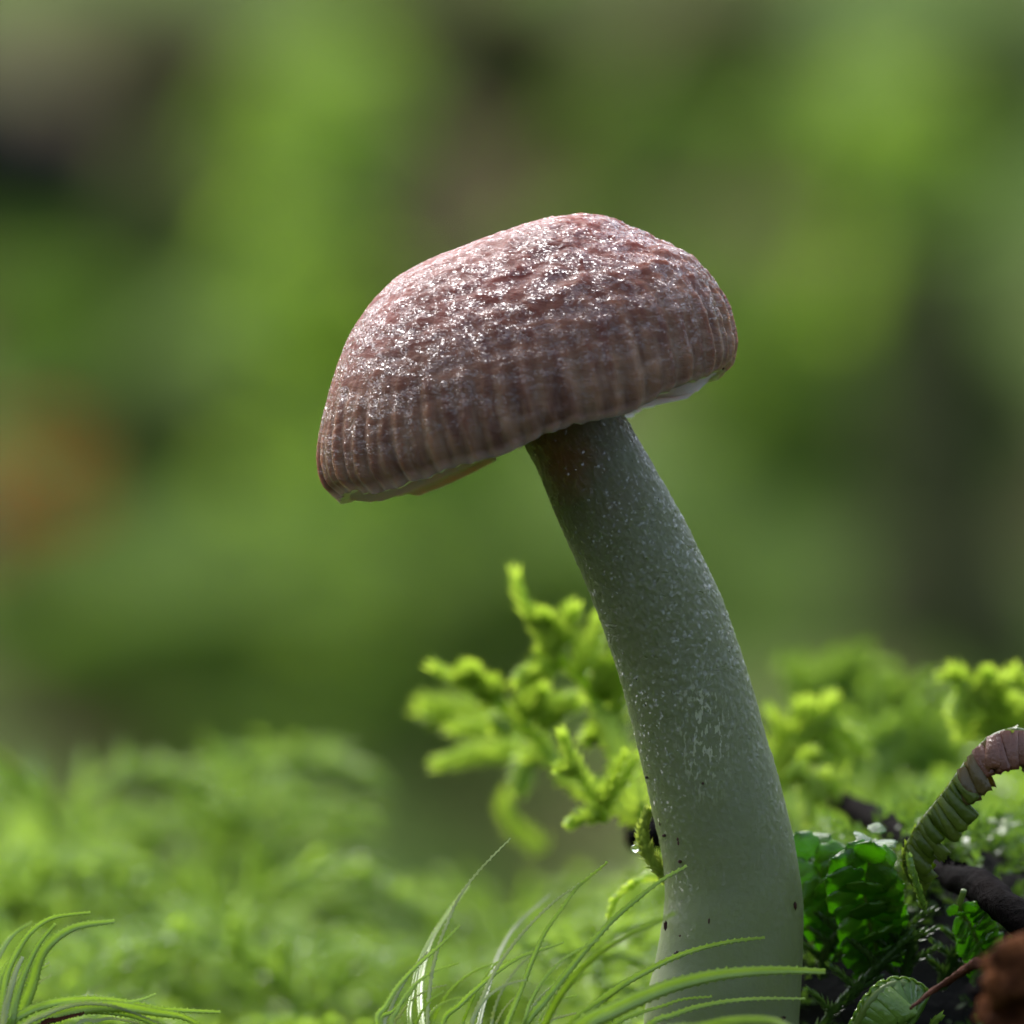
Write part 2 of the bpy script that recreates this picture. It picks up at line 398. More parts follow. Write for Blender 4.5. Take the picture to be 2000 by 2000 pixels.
nb0 = b.bump(b.noise(flat, 26, 4, .6), .005, 1.0)
b.set(Base_Color=base, Roughness=.55, Specular_IOR_Level=.1, Subsurface_Weight=.8, Subsurface_Scale=.14,
      Coat_Weight=pm, Coat_Roughness=.14, Coat_IOR=1.62, Normal=nb0, Coat_Normal=nb)
b.b.inputs['Subsurface Radius'].default_value = (1.0, .55, .35)
M_cap = b.m
b = NB('cap_flesh'); co = b.coord()
b.set(Base_Color=b.mix(b.noise(co, 8), (.78, .58, .52), (.90, .76, .71)), Roughness=.35, Subsurface_Weight=.6, Subsurface_Scale=.08,
      Coat_Weight=.4, Coat_Roughness=.2)
M_flesh = b.m
b = NB('stalk_skin'); co = b.coord()
sxy = b.n('ShaderNodeUVMap'); sxy.uv_map = 'UVMap'; se = b.n('ShaderNodeSeparateXYZ'); b.l(sxy.outputs[0], se.inputs[0])
hh = se.outputs[1]                                                                  # 0 base .. 1 apex
col = b.mix(b.ramp(hh, [(.25, 0.), (.75, 1.)]), (.150, .180, .064), (.125, .138, .056))
col = b.mix(b.ramp(b.math('ADD', hh, b.math('MULTIPLY', b.math('SUBTRACT', b.noise(co, 3, 4), .5), .3)), [(.80, 0.), (.95, 1.)]), col, (.125, .098, .058))
col = b.mix(b.math('MULTIPLY', b.ramp(b.noise(co, 7, 5), [(.4, 0.), (.7, 1.)]), .35), col, (.15, .17, .10))
gp = b.n('ShaderNodeVectorMath', operation='DISTANCE'); b.l(co, gp.inputs[0]); gp.inputs[1].default_value = (-.69, -.19, 2.30)
ds = b.math('ADD', gp.outputs['Value'], b.math('MULTIPLY', b.math('SUBTRACT', b.noise(co, 14, 4), .5), .12))
col = b.mix(b.ramp(ds, [(.02, .75), (.20, 0.)]), col, (.24, .09, .03))             # rusty stain under the cap
streak = b.ramp(b.noise(b.coord((3.2, 3.2, 1.2)), 22, 2, .5), [(.56, 0.), (.60, 1.)])
fd = b.n('ShaderNodeVectorMath', operation='DISTANCE'); fm = b.n('ShaderNodeMapping'); b.l(co, fm.inputs[0]); fm.inputs['Scale'].default_value = (1.7, 1, .75)
b.l(fm.outputs[0], fd.inputs[0]); fd.inputs[1].default_value = (-.19, -.25, .93)
col = b.mix(b.math('MULTIPLY', streak, b.ramp(fd.outputs['Value'], [(.08, .9), (.24, 0.)])), col, (.34, .36, .22))   # pale flecks half way up
spk = b.ramp(b.noise(co, 60, 2, .5, .4), [(.48, 0.), (.55, 1.)])
hg = b.math('ADD', b.noise(co, 55, 3, .6), b.math('MULTIPLY', b.voro(co, 90), .6))
amp = b.math('MULTIPLY', b.math('MULTIPLY', spk, b.ramp(b.noise(co, 3.0, 3), [(.35, .25), (.62, 1.)])), b.ramp(hh, [(.25, .12), (.55, 1.)]))
hg = b.math('MULTIPLY', hg, b.math('ADD', amp, .06))
nb = flakes(b, co, 100, 1.9)
pit = b.ramp(b.noise(b.coord((1, 1, 2.2)), 9, 3, .5, .8), [(.30, 0.), (.36, 1.)])
pit = b.math('MAXIMUM', pit, b.ramp(hh, [(.5, 1.), (.62, 0.)]))
nb0 = b.bump(pit, .012, .8, b.bump(b.noise(co, 34, 4, .6), .003, .8))
b.set(Base_Color=col, Roughness=.5, Specular_IOR_Level=.3, Subsurface_Weight=1.0, Subsurface_Scale=.22,
      Coat_Weight=b.math('MINIMUM', amp, 1.0), Coat_Roughness=.14, Coat_IOR=1.6, Coat_Normal=nb, Normal=nb0)
b.b.inputs['Subsurface Radius'].default_value = (.8, 1.0, .6)
M_stalk = b.m

mush = thing('mushroom', 'small mushroom with wet glittering pinkish brown cap on translucent grey green stalk', 'mushroom',
             (0.86, 0, -2.1))
mush_inv = Vector((0.86, 0, -2.1))
S_ = 2000/1932
def dp(l): return [((x*S_-1000)/500, (1000-y*S_)/500) for x, y in l]
capL = dp([(905, 453), (845, 475), (800, 494), (745, 526), (700, 572), (662, 628), (632, 700), (612, 775), (602, 845), (604, 885), (614, 915), (640, 940)])
capR = dp([(905, 453), (950, 437), (1000, 420), (1060, 407), (1130, 406), (1190, 429), (1240, 451), (1292, 476), (1340, 520), (1368, 570), (1384, 625), (1388, 655), (1382, 680), (1368, 690)])
th = math.radians(16.0); eu = np.array([math.cos(th), math.sin(th)]); ev = np.array([-math.sin(th), math.cos(th)])
cc = np.array(dp([(1000, 806)])[0])
def toUV(l): q = np.array(l)-cc; return np.stack([q@eu, q@ev], 1)
NR, NA = 220, 460
tL = spline(toUV(capL), NR); tR = spline(toUV(capR), NR)
ring_t = np.linspace(0, 1, NR)
pv = []; puv = []
rs = np.random.RandomState(4)
for j in range(NR):
    t = ring_t[j]; a = (tR[j, 0]-tL[j, 0])/2; c = (tR[j, 0]+tL[j, 0])/2
    for i in range(NA):
        ph = 2*math.pi*i/NA; cs, sn = math.cos(ph), math.sin(ph)
        wv = (1+cs)/2; v_ = tL[j, 1]*(1-wv)+tR[j, 1]*wv
        front = max(0, sn)
        e = t**6
        dv = -0.055*e*front**3+0.010*e*math.sin(9*ph+1.2)+0.008*e*t**4*math.sin(27*ph+.4+4*math.sin(5*ph))*(.5+.5*math.sin(3*ph+2*math.sin(7*ph)))+.003*e*t**8*math.sin(57*ph+3*math.sin(9*ph))
        dv += 0.030*e*front*math.sin(ph*4.0+math.pi/2)*.6
        if sn < 0: dv -= 0.028*e*min(1, cs*cs*2.2)*min(1, -sn*3)
        grv = 0.013*sstep(.58, .92, t)*(math.sin(ph*62+2*math.sin(ph*3))*.6+math.sin(ph*37+1)*.5)
        u_ = c+a*cs*(1+grv/max(a, .1)); d_ = -a*sn*.98*(1+grv/max(a, .1))
        q = Vector((u_, d_, v_+dv))
        nn = Vector((cs*.6, -sn*.6, .7))
        bumpy = mnoise.noise(q*14)*.011*(1-.7*max(0, -cs))+mnoise.noise(Vector((q.x*7, q.y*7, q.z*22)))*.007*(1-.75*max(0, -cs))+mnoise.noise(q*45)*(.0030+.0030*max(0, cs))
        q = q+nn*bumpy*min(1, t*6)
        pv.append(q); puv.append((i/NA, t))
# turn the rim under into pale flesh
def to_world(q):
    x, z = cc+eu*q.x+ev*q.z
    return Vector((x, q.y, z))-mush_inv
verts = [to_world(q) for q in pv]
idx = np.arange(NR-1)[:, None]*NA+np.arange(NA)[None, :]
nx = np.arange(NR-1)[:, None]*NA+((np.arange(NA)+1) % NA)[None, :]
F = np.stack([idx, idx+NA, nx+NA, nx], -1).reshape(-1, 4)
cap = fast_mesh('cap', [tuple(p) for p in verts], F, M_cap, mush)
def add_uv(o, uvv):
    me = o.data; ly = me.uv_layers.new(name='UVMap'); vi = np.empty(len(me.loops), dtype=np.int32)
    me.loops.foreach_get('vertex_index', vi); U = np.asarray(uvv, dtype=np.float32)[vi]
    ly.data.foreach_set('uv', U.ravel())
add_uv(cap, puv)
rim = pv[(NR-1)*NA:]
uv_ = []; ff = []; prof = [(1.0, 0.0), (.993, -.001), (.975, -.001), (.957, .004), (.93, .03), (.85, .10), (.6, .2), (.3, .22)]
cx = (tR[-1, 0]+tL[-1, 0])/2
for r, dz in prof:
    for i in range(NA):
        q = rim[i]; uv_.append(to_world(Vector((cx+(q.x-cx)*r, q.y*r, q.z+dz))))
for j in range(len(prof)-1):
    for i in range(NA):
        k = (i+1) % NA; ff.append((j*NA+i, (j+1)*NA+i, (j+1)*NA+k, j*NA+k))
fl = mesh('cap_underside', uv_, ff, M_flesh, cap); fl['label'] = 'pale pinkish white underside of the cap'
for g_ in range(72):                       # gills
    ph = 2*math.pi*g_/72+.02; i0 = int(g_*NA/72) % NA; q = rim[i0]; short = .55 if g_ % 2 else .28
    vv = []; m = 6
    for a in range(m):
        r = .955+(short-.955)*a/(m-1); zt = np.interp(r, [.28, .6, .85, .95], [.24, .22, .12, .02])
        zb = (-.040+.06*float(sstep(-.35, .35, math.sin(ph)))+.05*(a/(m-1))**2) if a else 0.004
        for s_ in (-.006, .006):
            for zz in (zt, zb):
                vv.append(to_world(Vector((cx+(q.x-cx)*r-math.sin(ph)*s_, q.y*r-math.cos(ph)*s_, q.z+zz))))
    ff = []
    for a in range(m-1):
        o_ = a*4
        ff += [(o_, o_+1, o_+5, o_+4), (o_+2, o_+6, o_+7, o_+3), (o_+1, o_+3, o_+7, o_+5)]
    ff += [(0, 2, 3, 1)]
    mesh('gill', vv, ff, M_flesh, cap, False)
# stalk
sl = dp([(960, 700), (985, 825), (1010, 880), (1040, 950), (1070, 1020), (1100, 1090), (1130, 1165), (1160, 1250), (1185, 1340), (1210, 1440), (1230, 1530), (1249, 1620), (1255, 1690), (1246, 1760), (1235, 1820), (1222, 1870), (1215, 1932), (1210, 2050), (1200, 2150), (1192, 2330), (1186, 2520)])
sr = dp([(1125, 660), (1162, 752), (1195, 810), (1240, 890), (1290, 980), (1330, 1060), (1370, 1150), (1405, 1250), (1440, 1370), (1470, 1470), (1495, 1570), (1509, 1650), (1516, 1730), (1515, 1800), (1511, 1870), (1508, 1932), (1512, 2050), (1518, 2150), (1524, 2330), (1530, 2520)])
NS, NK = 420, 230
SL = spline(sl, NS)[::-1]; SR = spline(sr, NS)[::-1]
vv = []; uu = []
for j in range(NS):
    a = (SR[j]-SL[j])/2; c = (SR[j]+SL[j])/2; R = np.linalg.norm(a); e1 = Vector((a[0]/R, 0, a[1]/R)); h = max(0, (j/(NS-1)-.20)/.80)
    for i in range(NK):
        ph = 2*math.pi*i/NK
        d = e1*math.cos(ph)+Vector((0, -1, 0))*math.sin(ph)
        p = Vector((c[0], 0, c[1]))+d*R
        am = sstep(.25, .6, h)
        p += d*(mnoise.noise(p*34)*(.0008+.0014*am)+mnoise.noise(p*80)*(.0008+.0036*am)+mnoise.noise(p*5)*.004)
        vv.append(p-mush_inv); uu.append((i/NK, h))
idx = np.arange(NS-1)[:, None]*NK+np.arange(NK)[None, :]; nx = np.arange(NS-1)[:, None]*NK+((np.arange(NK)+1) % NK)[None, :]
stalk = fast_mesh('stalk', [tuple(p) for p in vv], np.stack([idx, nx, nx+NK, idx+NK], -1).reshape(-1, 4), M_stalk, mush)
add_uv(stalk, uu)
def stalk_pt(px, py):                      # point on the front of the stalk
    x, z = (px-1000)/500, (1000-py)/500
    j = int(np.argmin(np.abs((SL[:, 1]+SR[:, 1])/2-z))); j = min(NS-1, max(0, j))
    c = (SL[j]+SR[j])/2; R = np.linalg.norm(SR[j]-SL[j])/2
    dx = (x-c[0])*math.cos(.3); return Vector((x, -math.sqrt(max(0.0004, R*R-dx*dx)), z))
M_speck = rough_mat('speck', (.02, .012, .01), (.10, .03, .02), 30, .5, .01)
M_crumb = rough_mat('crumb', (.2, .11, .03), (.35, .22, .07), 30, .6, .01)
def speck(p, r, mat, parent, seed, name='speck'):
    rng = random.Random(seed); v = []; f = []; m = 7
    for j in range(4):
        tq = math.pi*(j+.0)/3
        for i in range(m):
            a = 2*math.pi*i/m; k = rng.uniform(.7, 1.25)
            v.append((p.x+r[0]*math.cos(a)*math.sin(tq+.05)*k, p.y+min(r)*.6*math.sin(a)*math.sin(tq+.05)*k, p.z+r[1]*math.cos(tq)*k))
    for j in range(3):
        for i in range(m): f.append((j*m+i, (j+1)*m+i, (j+1)*m+(i+1) % m, j*m+(i+1) % m))
    return mesh(name, v, f, mat, parent)
sp = [(1297, 1631, 5, 3), (1323, 1637, 3, 4), (1324, 1645, 3, 4), (1327, 1681, 4, 4), (1383, 1795, 2, 6), (1552, 1768, 4, 8), (1299, 1806, 4, 10),
      (1321, 1860, 9, 7), (1327, 1825, 3, 2), (1288, 1608, 2, 4), (1263, 1518, 4, 3), (1371, 1528, 3, 3), (1528, 1985, 6, 4), (1313, 1868, 3, 4)]
for k, (px, py, a, b_) in enumerate(sp):
    speck(stalk_pt(px, py)-mush_inv, (a/500, b_/500), M_speck, stalk, k)
for k, (px, py, a, b_) in enumerate([(742, 590, 12, 9), (731, 602, 9, 8), (925, 481, 8, 4)]):
    speck(Vector(((px-1000)/500, -.03, (1000-py)/500))-mush_inv, (a/500, b_/500), M_crumb, cap, 40+k, 'crumb')
speck(W(1412, 716)-mush_inv, (4/500, 7/500), M_speck, cap, 61); speck(W(1435, 681)-mush_inv, (3/500, 6/500), M_speck, cap, 62)

# near-black mound added behind the right-hand plants to imitate their shaded gaps
v = []; f = []; nu, nv = 60, 26
for j in range(nv+1):
    tq = math.pi*.6*j/nv
    for i in range(nu):
        a = 2*math.pi*i/nu; d = Vector((math.cos(a)*math.sin(tq), math.sin(a)*math.sin(tq), math.cos(tq)))
        k = 1+.14*mnoise.noise(d*2.6)+.07*mnoise.noise(d*7)+.03*mnoise.noise(d*18); v.append(Vector((1.80, 1.85, -2.15))+Vector((d.x*1.05, d.y*.75, d.z*.78))*k)
for j in range(nv):
    for i in range(nu): f.append((j*nu+i, (j+1)*nu+i, (j+1)*nu+(i+1) % nu, j*nu+(i+1) % nu))
o = mesh('dark_gap_mound', v, f, M_shadeblack); tag(o, kind='structure')

# ------------------------------------------------------------------ leafy moss branches
def leafy(P, r, leaf, n_leaf, seed=0, open_=.62, wide=.42, taper=.45, up=(0, -1, 0)):
    """a branchlet thickly set with small overlapping leaves; P polyline, r radius of the core"""
    rng = random.Random(seed); P = np.asarray(P)
    Q = spline(P, max(6, n_leaf)); T, A, B = frames(Q, up)
    v, f = tube(spline(P, 10), np.interp(np.linspace(0, 1, 10), [0, .8, 1], [r*.3, r*.32, r*.15]), 6)
    v = [Vector(p) for p in v]
    N = len(Q)
    for i in range(N):
        u = i/(N-1); sc_ = 1-(1-taper)*u**2; a = i*2.3999+rng.uniform(-.25, .25)
        t, s1, s2 = Vector(T[i]), Vector(A[i]), Vector(B[i]); rd = s1*math.cos(a)+s2*math.sin(a); td = t.cross(rd)
        o = open_*(1-.55*u**3)+rng.uniform(-.12, .12); d = (t*math.cos(o)+rd*math.sin(o)).normalized(); nrm = (rd*math.cos(o)-t*math.sin(o))
        l = leaf*sc_*rng.uniform(.85, 1.15); w_ = l*wide; p = Vector(Q[i])+rd*r*.2; k = len(v)
        v += [p-td*w_*.35, p+td*w_*.35, p+d*l*.45-td*w_*.6+nrm*-.02*l, p+d*l*.42+nrm*.14*l, p+d*l*.45+td*w_*.6+nrm*-.02*l, p+d*l+nrm*-.05*l*rng.uniform(-1, 2.5)]
        f += [(k, k+1, k+3), (k, k+3, k+2), (k+1, k+4, k+3), (k+2, k+3, k+5), (k+3, k+4, k+5)]
    return v, f
def crop(x, y, c, d=0.0):                  # zoom crop coordinates to a point
    o = {4: (780, 1080, .321), 5: (1480, 1280, .3728), 6: (700, 1600, .4917), 7: (0, 1430, .3934), 8: (1150, 1250, .388)}[c]
    return W(o[0]+x*o[2], o[1]+y*o[2], d)

def moss_plant(name, label, base, branches, mat, group=None, cat='moss'):
    t = thing(name, label, cat, base, group)
    for k, (pts, r, leaf, n_, nm) in enumerate(branches):
        v, f = leafy([p-Vector(base) for p in pts], r, leaf, int(n_*1.35), k*13+len(branches), .85, .32, .7)
        mesh(nm, v, f, mat, t)
    return t
def cb(c, depth, *pts): return [crop(x, y, c, depth+(dd[0] if dd else 0)) for x, y, *dd in pts]
# feathery moss left of the stalk
A_ = cb(4, 2.8, (1480, 1560, -.8), (1250, 1000), (1100, 750), (960, 620), (850, 450), (740, 290), (700, 120))
br = [(A_, .07, .085, 150, 'stem')]
for pts in [((850, 470), (855, 430), (860, 390)), ((980, 580), (1010, 450), (1050, 340)), ((1110, 740), (1160, 570), (1225, 390)),
            ((1220, 900), (1280, 740), (1350, 600)), ((960, 630), (920, 560), (895, 500)), ((980, 690), (850, 700), (740, 770)),
            ((1290, 1080), (1330, 900), (1370, 760)), ((1180, 860), (1240, 780), (1250, 690)), ((1280, 1150), (1200, 1090), (1150, 1130))]:
    br.append((cb(4, 2.8, *pts), .05, .085, 46, 'branch'))
moss_plant('feathery_moss', 'tall feathery bright green moss shoot leaning against the left of the stalk', A_[0], br, M_feather, 'feathery moss beside the stalk')
B_ = cb(4, 3.2, (1480, 1600, -1.0), (1060, 1380, -.2), (900, 1200), (760, 1020), (600, 930), (400, 800), (210, 690))
br = [(B_, .07, .085, 150, 'stem')]
for d, pts in [(3.2, ((410, 810), (415, 770), (420, 720))), (3.2, ((560, 910), (545, 850), (540, 800))), (3.2, ((760, 1010), (800, 920), (850, 830))),
               (3.2, ((850, 1060), (940, 960), (1060, 900))), (5.6, ((700, 1060), (430, 1000), (170, 930))), (4.2, ((780, 1210), (520, 1210), (230, 1280))),
               (4.0, ((900, 1230), (780, 1250), (730, 1420))), (3.4, ((680, 1000), (640, 1030), (600, 1040))), (4.4, ((760, 1080), (560, 1080), (340, 1060)))]:
    big = d > 5
    br.append((cb(4, d, *pts), .09 if big else .065, .13 if big else .085, 60, 'branch'))
moss_plant('feathery_moss', 'feathery moss shoot spreading sideways with blunt branches and dark base', B_[0], br, M_feather, 'feathery moss beside the stalk')
C_ = cb(4, 1.5, (1260, 1640), (1200, 1520), (1100, 1350), (1040, 1220), (985, 1090))
br = [(C_, .045, .06, 90, 'stem')]
for pts in [((1090, 1340), (1030, 1310), (970, 1310)), ((1220, 1540), (1290, 1380), (1370, 1220)), ((1240, 1560), (1350, 1400), (1450, 1230)), ((1230, 1600), (1120, 1600), (1040, 1650))]:
    br.append((cb(4, 1.5, *pts), .04, .055, 46, 'branch'))
moss_plant('feathery_moss', 'small forked moss sprig in front of the taller feathery moss', C_[0], br, M_feather, 'feathery moss beside the stalk')
pts = cb(4, 6.5, (900, 1800), (800, 1740), (690, 1650), (640, 1560), (650, 1470))
moss_plant('curled_moss', 'single pale curled moss stem below the feathery moss', pts[0], [(pts, .05, .07, 50, 'stem')], M_feather)
# sharp sprig with a droplet right beside the stalk
P1 = cb(8, 0.10, (420, 1230), (380, 1170), (325, 1110), (285, 1040), (272, 960), (292, 868))
P2 = cb(8, 0.9, (400, 1190, -.6), (300, 1190), (200, 1240), (130, 1310), (95, 1400))
t = thing('moss_sprig', 'pale yellow green moss sprig with tiny cupped leaves beside the stalk', 'moss', P1[0])
v, f = leafy([p-P1[0] for p in P1], .030, .050, 240, 5, .80, .62, .75); mesh('stem', v, f, M_sprig, t)
v, f = leafy([p-P1[0] for p in P2], .026, .045, 120, 6, .6, .5, .8); mesh('branch', v, f, M_feather, t)
b = NB('water'); b.set(Base_Color=(.95, 1, .95), Roughness=.02, IOR=1.33, Transmission_Weight=1.0); M_water = b.m
def droplet(p, r, label):
    v = []; f = []; nu, nv = 18, 10
    for j in range(nv+1):
        tq = math.pi*j/nv
        for i in range(nu):
            a = 2*math.pi*i/nu; v.append((r*math.cos(a)*math.sin(tq)*.96, r*math.sin(a)*math.sin(tq), r*math.cos(tq)*(1.0 if tq < 1.6 else .9)))
    for j in range(nv):
        for i in range(nu): f.append((j*nu+i, (j+1)*nu+i, (j+1)*nu+(i+1) % nu, j*nu+(i+1) % nu))
    o = mesh('water_droplet', v, f, M_water); o.location = p; tag(o, label, 'droplet')
droplet(crop(232, 1050, 8, .07), .016, 'tiny clear water droplet hanging on the pale moss sprig')

# ------------------------------------------------------------------ blade-leaved moss tufts
def blade(pts, w_, seed, teeth=True, flat=.0, nseg=210):
    rng = random.Random(seed); P = spline(pts, nseg); T, A, B = frames(P); v = []; f = []
    tw = rng.uniform(-.5, .5)
    for i in range(nseg):
        u = i/(nseg-1)
        ww = w_*(.75+.5*math.sin(min(1, u*1.6)*math.pi*.5)-.25*u)*(1-u**2.2*.70)
        a = tw*(u-.3)+flat; ex = A[i]*math.cos(a)+B[i]*math.sin(a); ez = B[i]*math.cos(a)-A[i]*math.sin(a)
        tooth = (0.0032+.05*ww)*(1 if i % 4 == 0 else 0)*(u > .18)*rng.uniform(.6, 1.6) if teeth else 0
        tooth2 = (0.0032+.05*ww)*(1 if i % 4 == 2 else 0)*(u > .18)*rng.uniform(.6, 1.6) if teeth else 0
        v += [P[i]-ex*(ww/2+tooth)+ez*ww*.20, P[i]-ex*ww*.22+ez*ww*.02, P[i]+ez*ww*-.04, P[i]+ex*ww*.22+ez*ww*.02, P[i]+ex*(ww/2+tooth2)+ez*ww*.20, P[i]-ez*(ww*.20+.002)]
    for i in range(nseg-1):
        o = i*6
        for k in range(6): a, b_ = o+k, o+(k+1) % 6; f.append((a, a+6, b_+6, b_))
    return v, f
def tuft(name, label, base, blades, group):
    t = thing(name, label, 'moss', base, group)
    for k, (pts, w_, mat) in enumerate(blades):
        v, f = blade(pts, w_, 50+k); v = [Vector(p)-base for p in v]
        mesh('leaf', v, f, mat, t)
    return t
def bl(c, d0, d1, *pts):                   # depth runs from d0 at the base to d1 at the tip
    n_ = len(pts); return [crop(x, y, c, d0+(d1-d0)*i/(n_-1)) for i, (x, y) in enumerate(pts)]
G = 'blade leaved moss tufts in front'
base = W(880, 2240, -.6)
def root(pts, spread=.25):
    p0 = pts[0]; return [base+(p0-base)*.0+Vector(((p0.x-base.x)*spread, 0, 0)), base+(p0-base)*.55+Vector(((p0.x-base.x)*.12, 0, 0))]+pts
BL = [
    (bl(6, -.7, -.55, (75, 813), (110, 740), (160, 660), (240, 575), (320, 505), (405, 420)), .022, M_blade),
    (bl(6, -.6, -.45, (275, 813), (285, 660), (310, 530), (350, 420), (400, 310), (470, 215), (540, 140), (605, 75)), .013, M_pale),
    (bl(6, 0, .9, (255, 813), (245, 700), (255, 600), (290, 480), (360, 370), (440, 260)), .026, M_blade),
    (bl(6, -.4, .2, (205, 813), (215, 690), (245, 560), (300, 450)), .022, M_blade),
    (bl(6, -.5, -.5, (335, 813), (400, 740), (480, 665), (560, 600), (640, 550), (720, 520), (815, 490)), .022, M_blade),
    (bl(6, -.6, -.5, (450, 813), (500, 690), (550, 590), (620, 490), (700, 400), (780, 325), (850, 275), (920, 230)), .013, M_pale),
    (bl(6, -.2, 1.2, (480, 813), (520, 650), (560, 530), (630, 420), (760, 300)), .018, M_pale),
    (bl(6, -.6, -.5, (590, 813), (640, 690), (690, 560), (740, 450), (810, 350), (870, 270), (990, 170)), .022, M_blade),
    (bl(6, -.7, -.55, (665, 813), (740, 720), (820, 620), (900, 520), (1000, 410), (1090, 330), (1200, 245), (1305, 185)), .030, M_blade),
    (bl(6, -1.2, -1.9, (740, 813), (800, 700), (880, 600), (960, 530), (1080, 455), (1260, 372)), .030, M_blade),
    (bl(6, -.7, -.6, (860, 813), (950, 730), (1060, 650), (1150, 600), (1250, 550), (1350, 515), (1480, 485), (1615, 470)), .030, M_blade),
    (bl(6, -1.1, -.9, (880, 830), (1020, 755), (1130, 705), (1250, 660), (1400, 623), (1550, 605), (1700, 600), (1855, 605)), .068, M_blade),
    (bl(6, -.9, -.7, (1150, 820), (1250, 778), (1350, 745), (1480, 722), (1600, 713), (1775, 713)), .024, M_blade),
    (bl(6, -.8, -.7, (1000, 830), (1120, 770), (1200, 745), (1290, 715), (1405, 705)), .018, M_blade),
    (bl(6, -.6, -.5, (700, 840), (760, 800), (810, 783), (865, 770)), .016, M_pale),
    (bl(6, -.5, -.3, (90, 813), (140, 760), (200, 700), (235, 650)), .018, M_blade),
    (bl(6, -.8, -.8, (840, 813), (930, 740), (1010, 690), (1070, 640)), .020, M_blade),
    (bl(6, -1.6, -2.4, (1200, 860), (1350, 830), (1500, 800), (1640, 800), (1720, 830)), .06, M_blade),
]
rb = random.Random(9)
for q in range(14):
    x0 = rb.uniform(60, 900); y0 = 830; L_ = rb.uniform(180, 480); a = rb.uniform(.35, 1.0); cv = rb.uniform(.2, .8); d0 = rb.uniform(-.75, .5)
    pts = []
    for i in range(6):
        u = i/5; aa = math.pi/2-(a*.3+cv*u); pts.append((x0+L_*u*math.cos(aa), y0-L_*u*math.sin(aa)))
    BL.append((bl(6, d0, d0+rb.uniform(-.1, .3), *pts), rb.uniform(.010, .018), M_pale if rb.random() < .45 else M_blade))
tuft('blade_moss', 'moss tuft with long fine toothed leaves arching across the stalk foot', base, [(root(p), w_, m) for p, w_, m in BL], G)
base = W(-30, 2200, -.5)
def root2(pts): p0 = pts[0]; return [base+(p0-base)*.05, base+(p0-base)*.5+Vector(((p0.x-base.x)*.1, 0, 0))]+pts
BL2 = [
    (bl(7, -.5, -.4, (5, 1449), (10, 1350), (35, 1200), (90, 1080), (160, 985), (250, 925), (350, 905), (450, 895)), .030, M_blade),
    (bl(7, -.6, -.5, (55, 1449), (70, 1360), (105, 1240), (150, 1130), (200, 1040), (275, 950)), .036, M_blade),
    (bl(7, -.5, -.5, (90, 1449), (115, 1370), (155, 1270), (200, 1120), (260, 1040), (340, 985), (420, 958), (570, 940)), .050, M_blade),
    (bl(7, -.4, -.3, (-60, 1449), (-20, 1300), (20, 1180), (80, 1100), (150, 1000)), .028, M_blade),
    (bl(7, -.55, -.5, (20, 1449), (40, 1330), (80, 1190), (115, 1115)), .040, M_pale),
    (bl(7, -.3, .3, (-90, 1449), (-60, 1250), (-10, 1120), (60, 1010), (160, 940)), .028, M_blade),
]
for q in range(9):
    x0 = rb.uniform(-60, 110); L_ = rb.uniform(260, 560); cv = rb.uniform(.5, 1.4); d0 = rb.uniform(-.6, .3); pts = []; x_, y_ = x0, 1460
    for i in range(6):
        aa = math.pi/2-.15-cv*(i/5)**1.6; pts.append((x_, y_)); x_ += L_/5*math.cos(aa); y_ -= L_/5*math.sin(aa)
    BL2.append((bl(7, d0, d0+rb.uniform(-.1, .2), *pts), rb.uniform(.010, .020), M_pale if rb.random() < .4 else M_blade))
tuft('blade_moss', 'upright tuft of bent toothed leaves beside the horizontal leaf bundle', base, [(root2(p), w_, m) for p, w_, m in BL2], G)
BL3 = [
    (bl(7, -.6, -.5, (50, 1470), (120, 1395), (250, 1348), (400, 1328), (560, 1333), (680, 1352), (800, 1375), (1095, 1390)), .034, M_blade),
    (bl(7, -.7, -.6, (130, 1480), (300, 1395), (450, 1362), (600, 1362), (780, 1390), (900, 1410), (985, 1449)), .060, M_blade),
    (bl(7, -.65, -.55, (200, 1430), (400, 1345), (600, 1345), (700, 1328), (775, 1300)), .022, M_blade),
    (bl(7, -.7, -.6, (380, 1460), (480, 1432), (560, 1422), (690, 1445)), .018, M_pale),
    (bl(7, -.65, -.6, (90, 1500), (220, 1420), (400, 1380), (600, 1395), (720, 1430), (800, 1470)), .045, M_blade),
    (bl(7, -.75, -.65, (100, 1490), (230, 1400), (380, 1352), (520, 1352), (640, 1385), (790, 1445)), .018, M_pale),
    (bl(7, -.72, -.7, (200, 1470), (300, 1425), (420, 1395)), .030, M_red),
]
base = W(0, 2230, -.6)
tuft('blade_moss', 'bundle of leaves lying over to the side with a reddish streak', base, [(root2(p), w_, m) for p, w_, m in BL3], G)

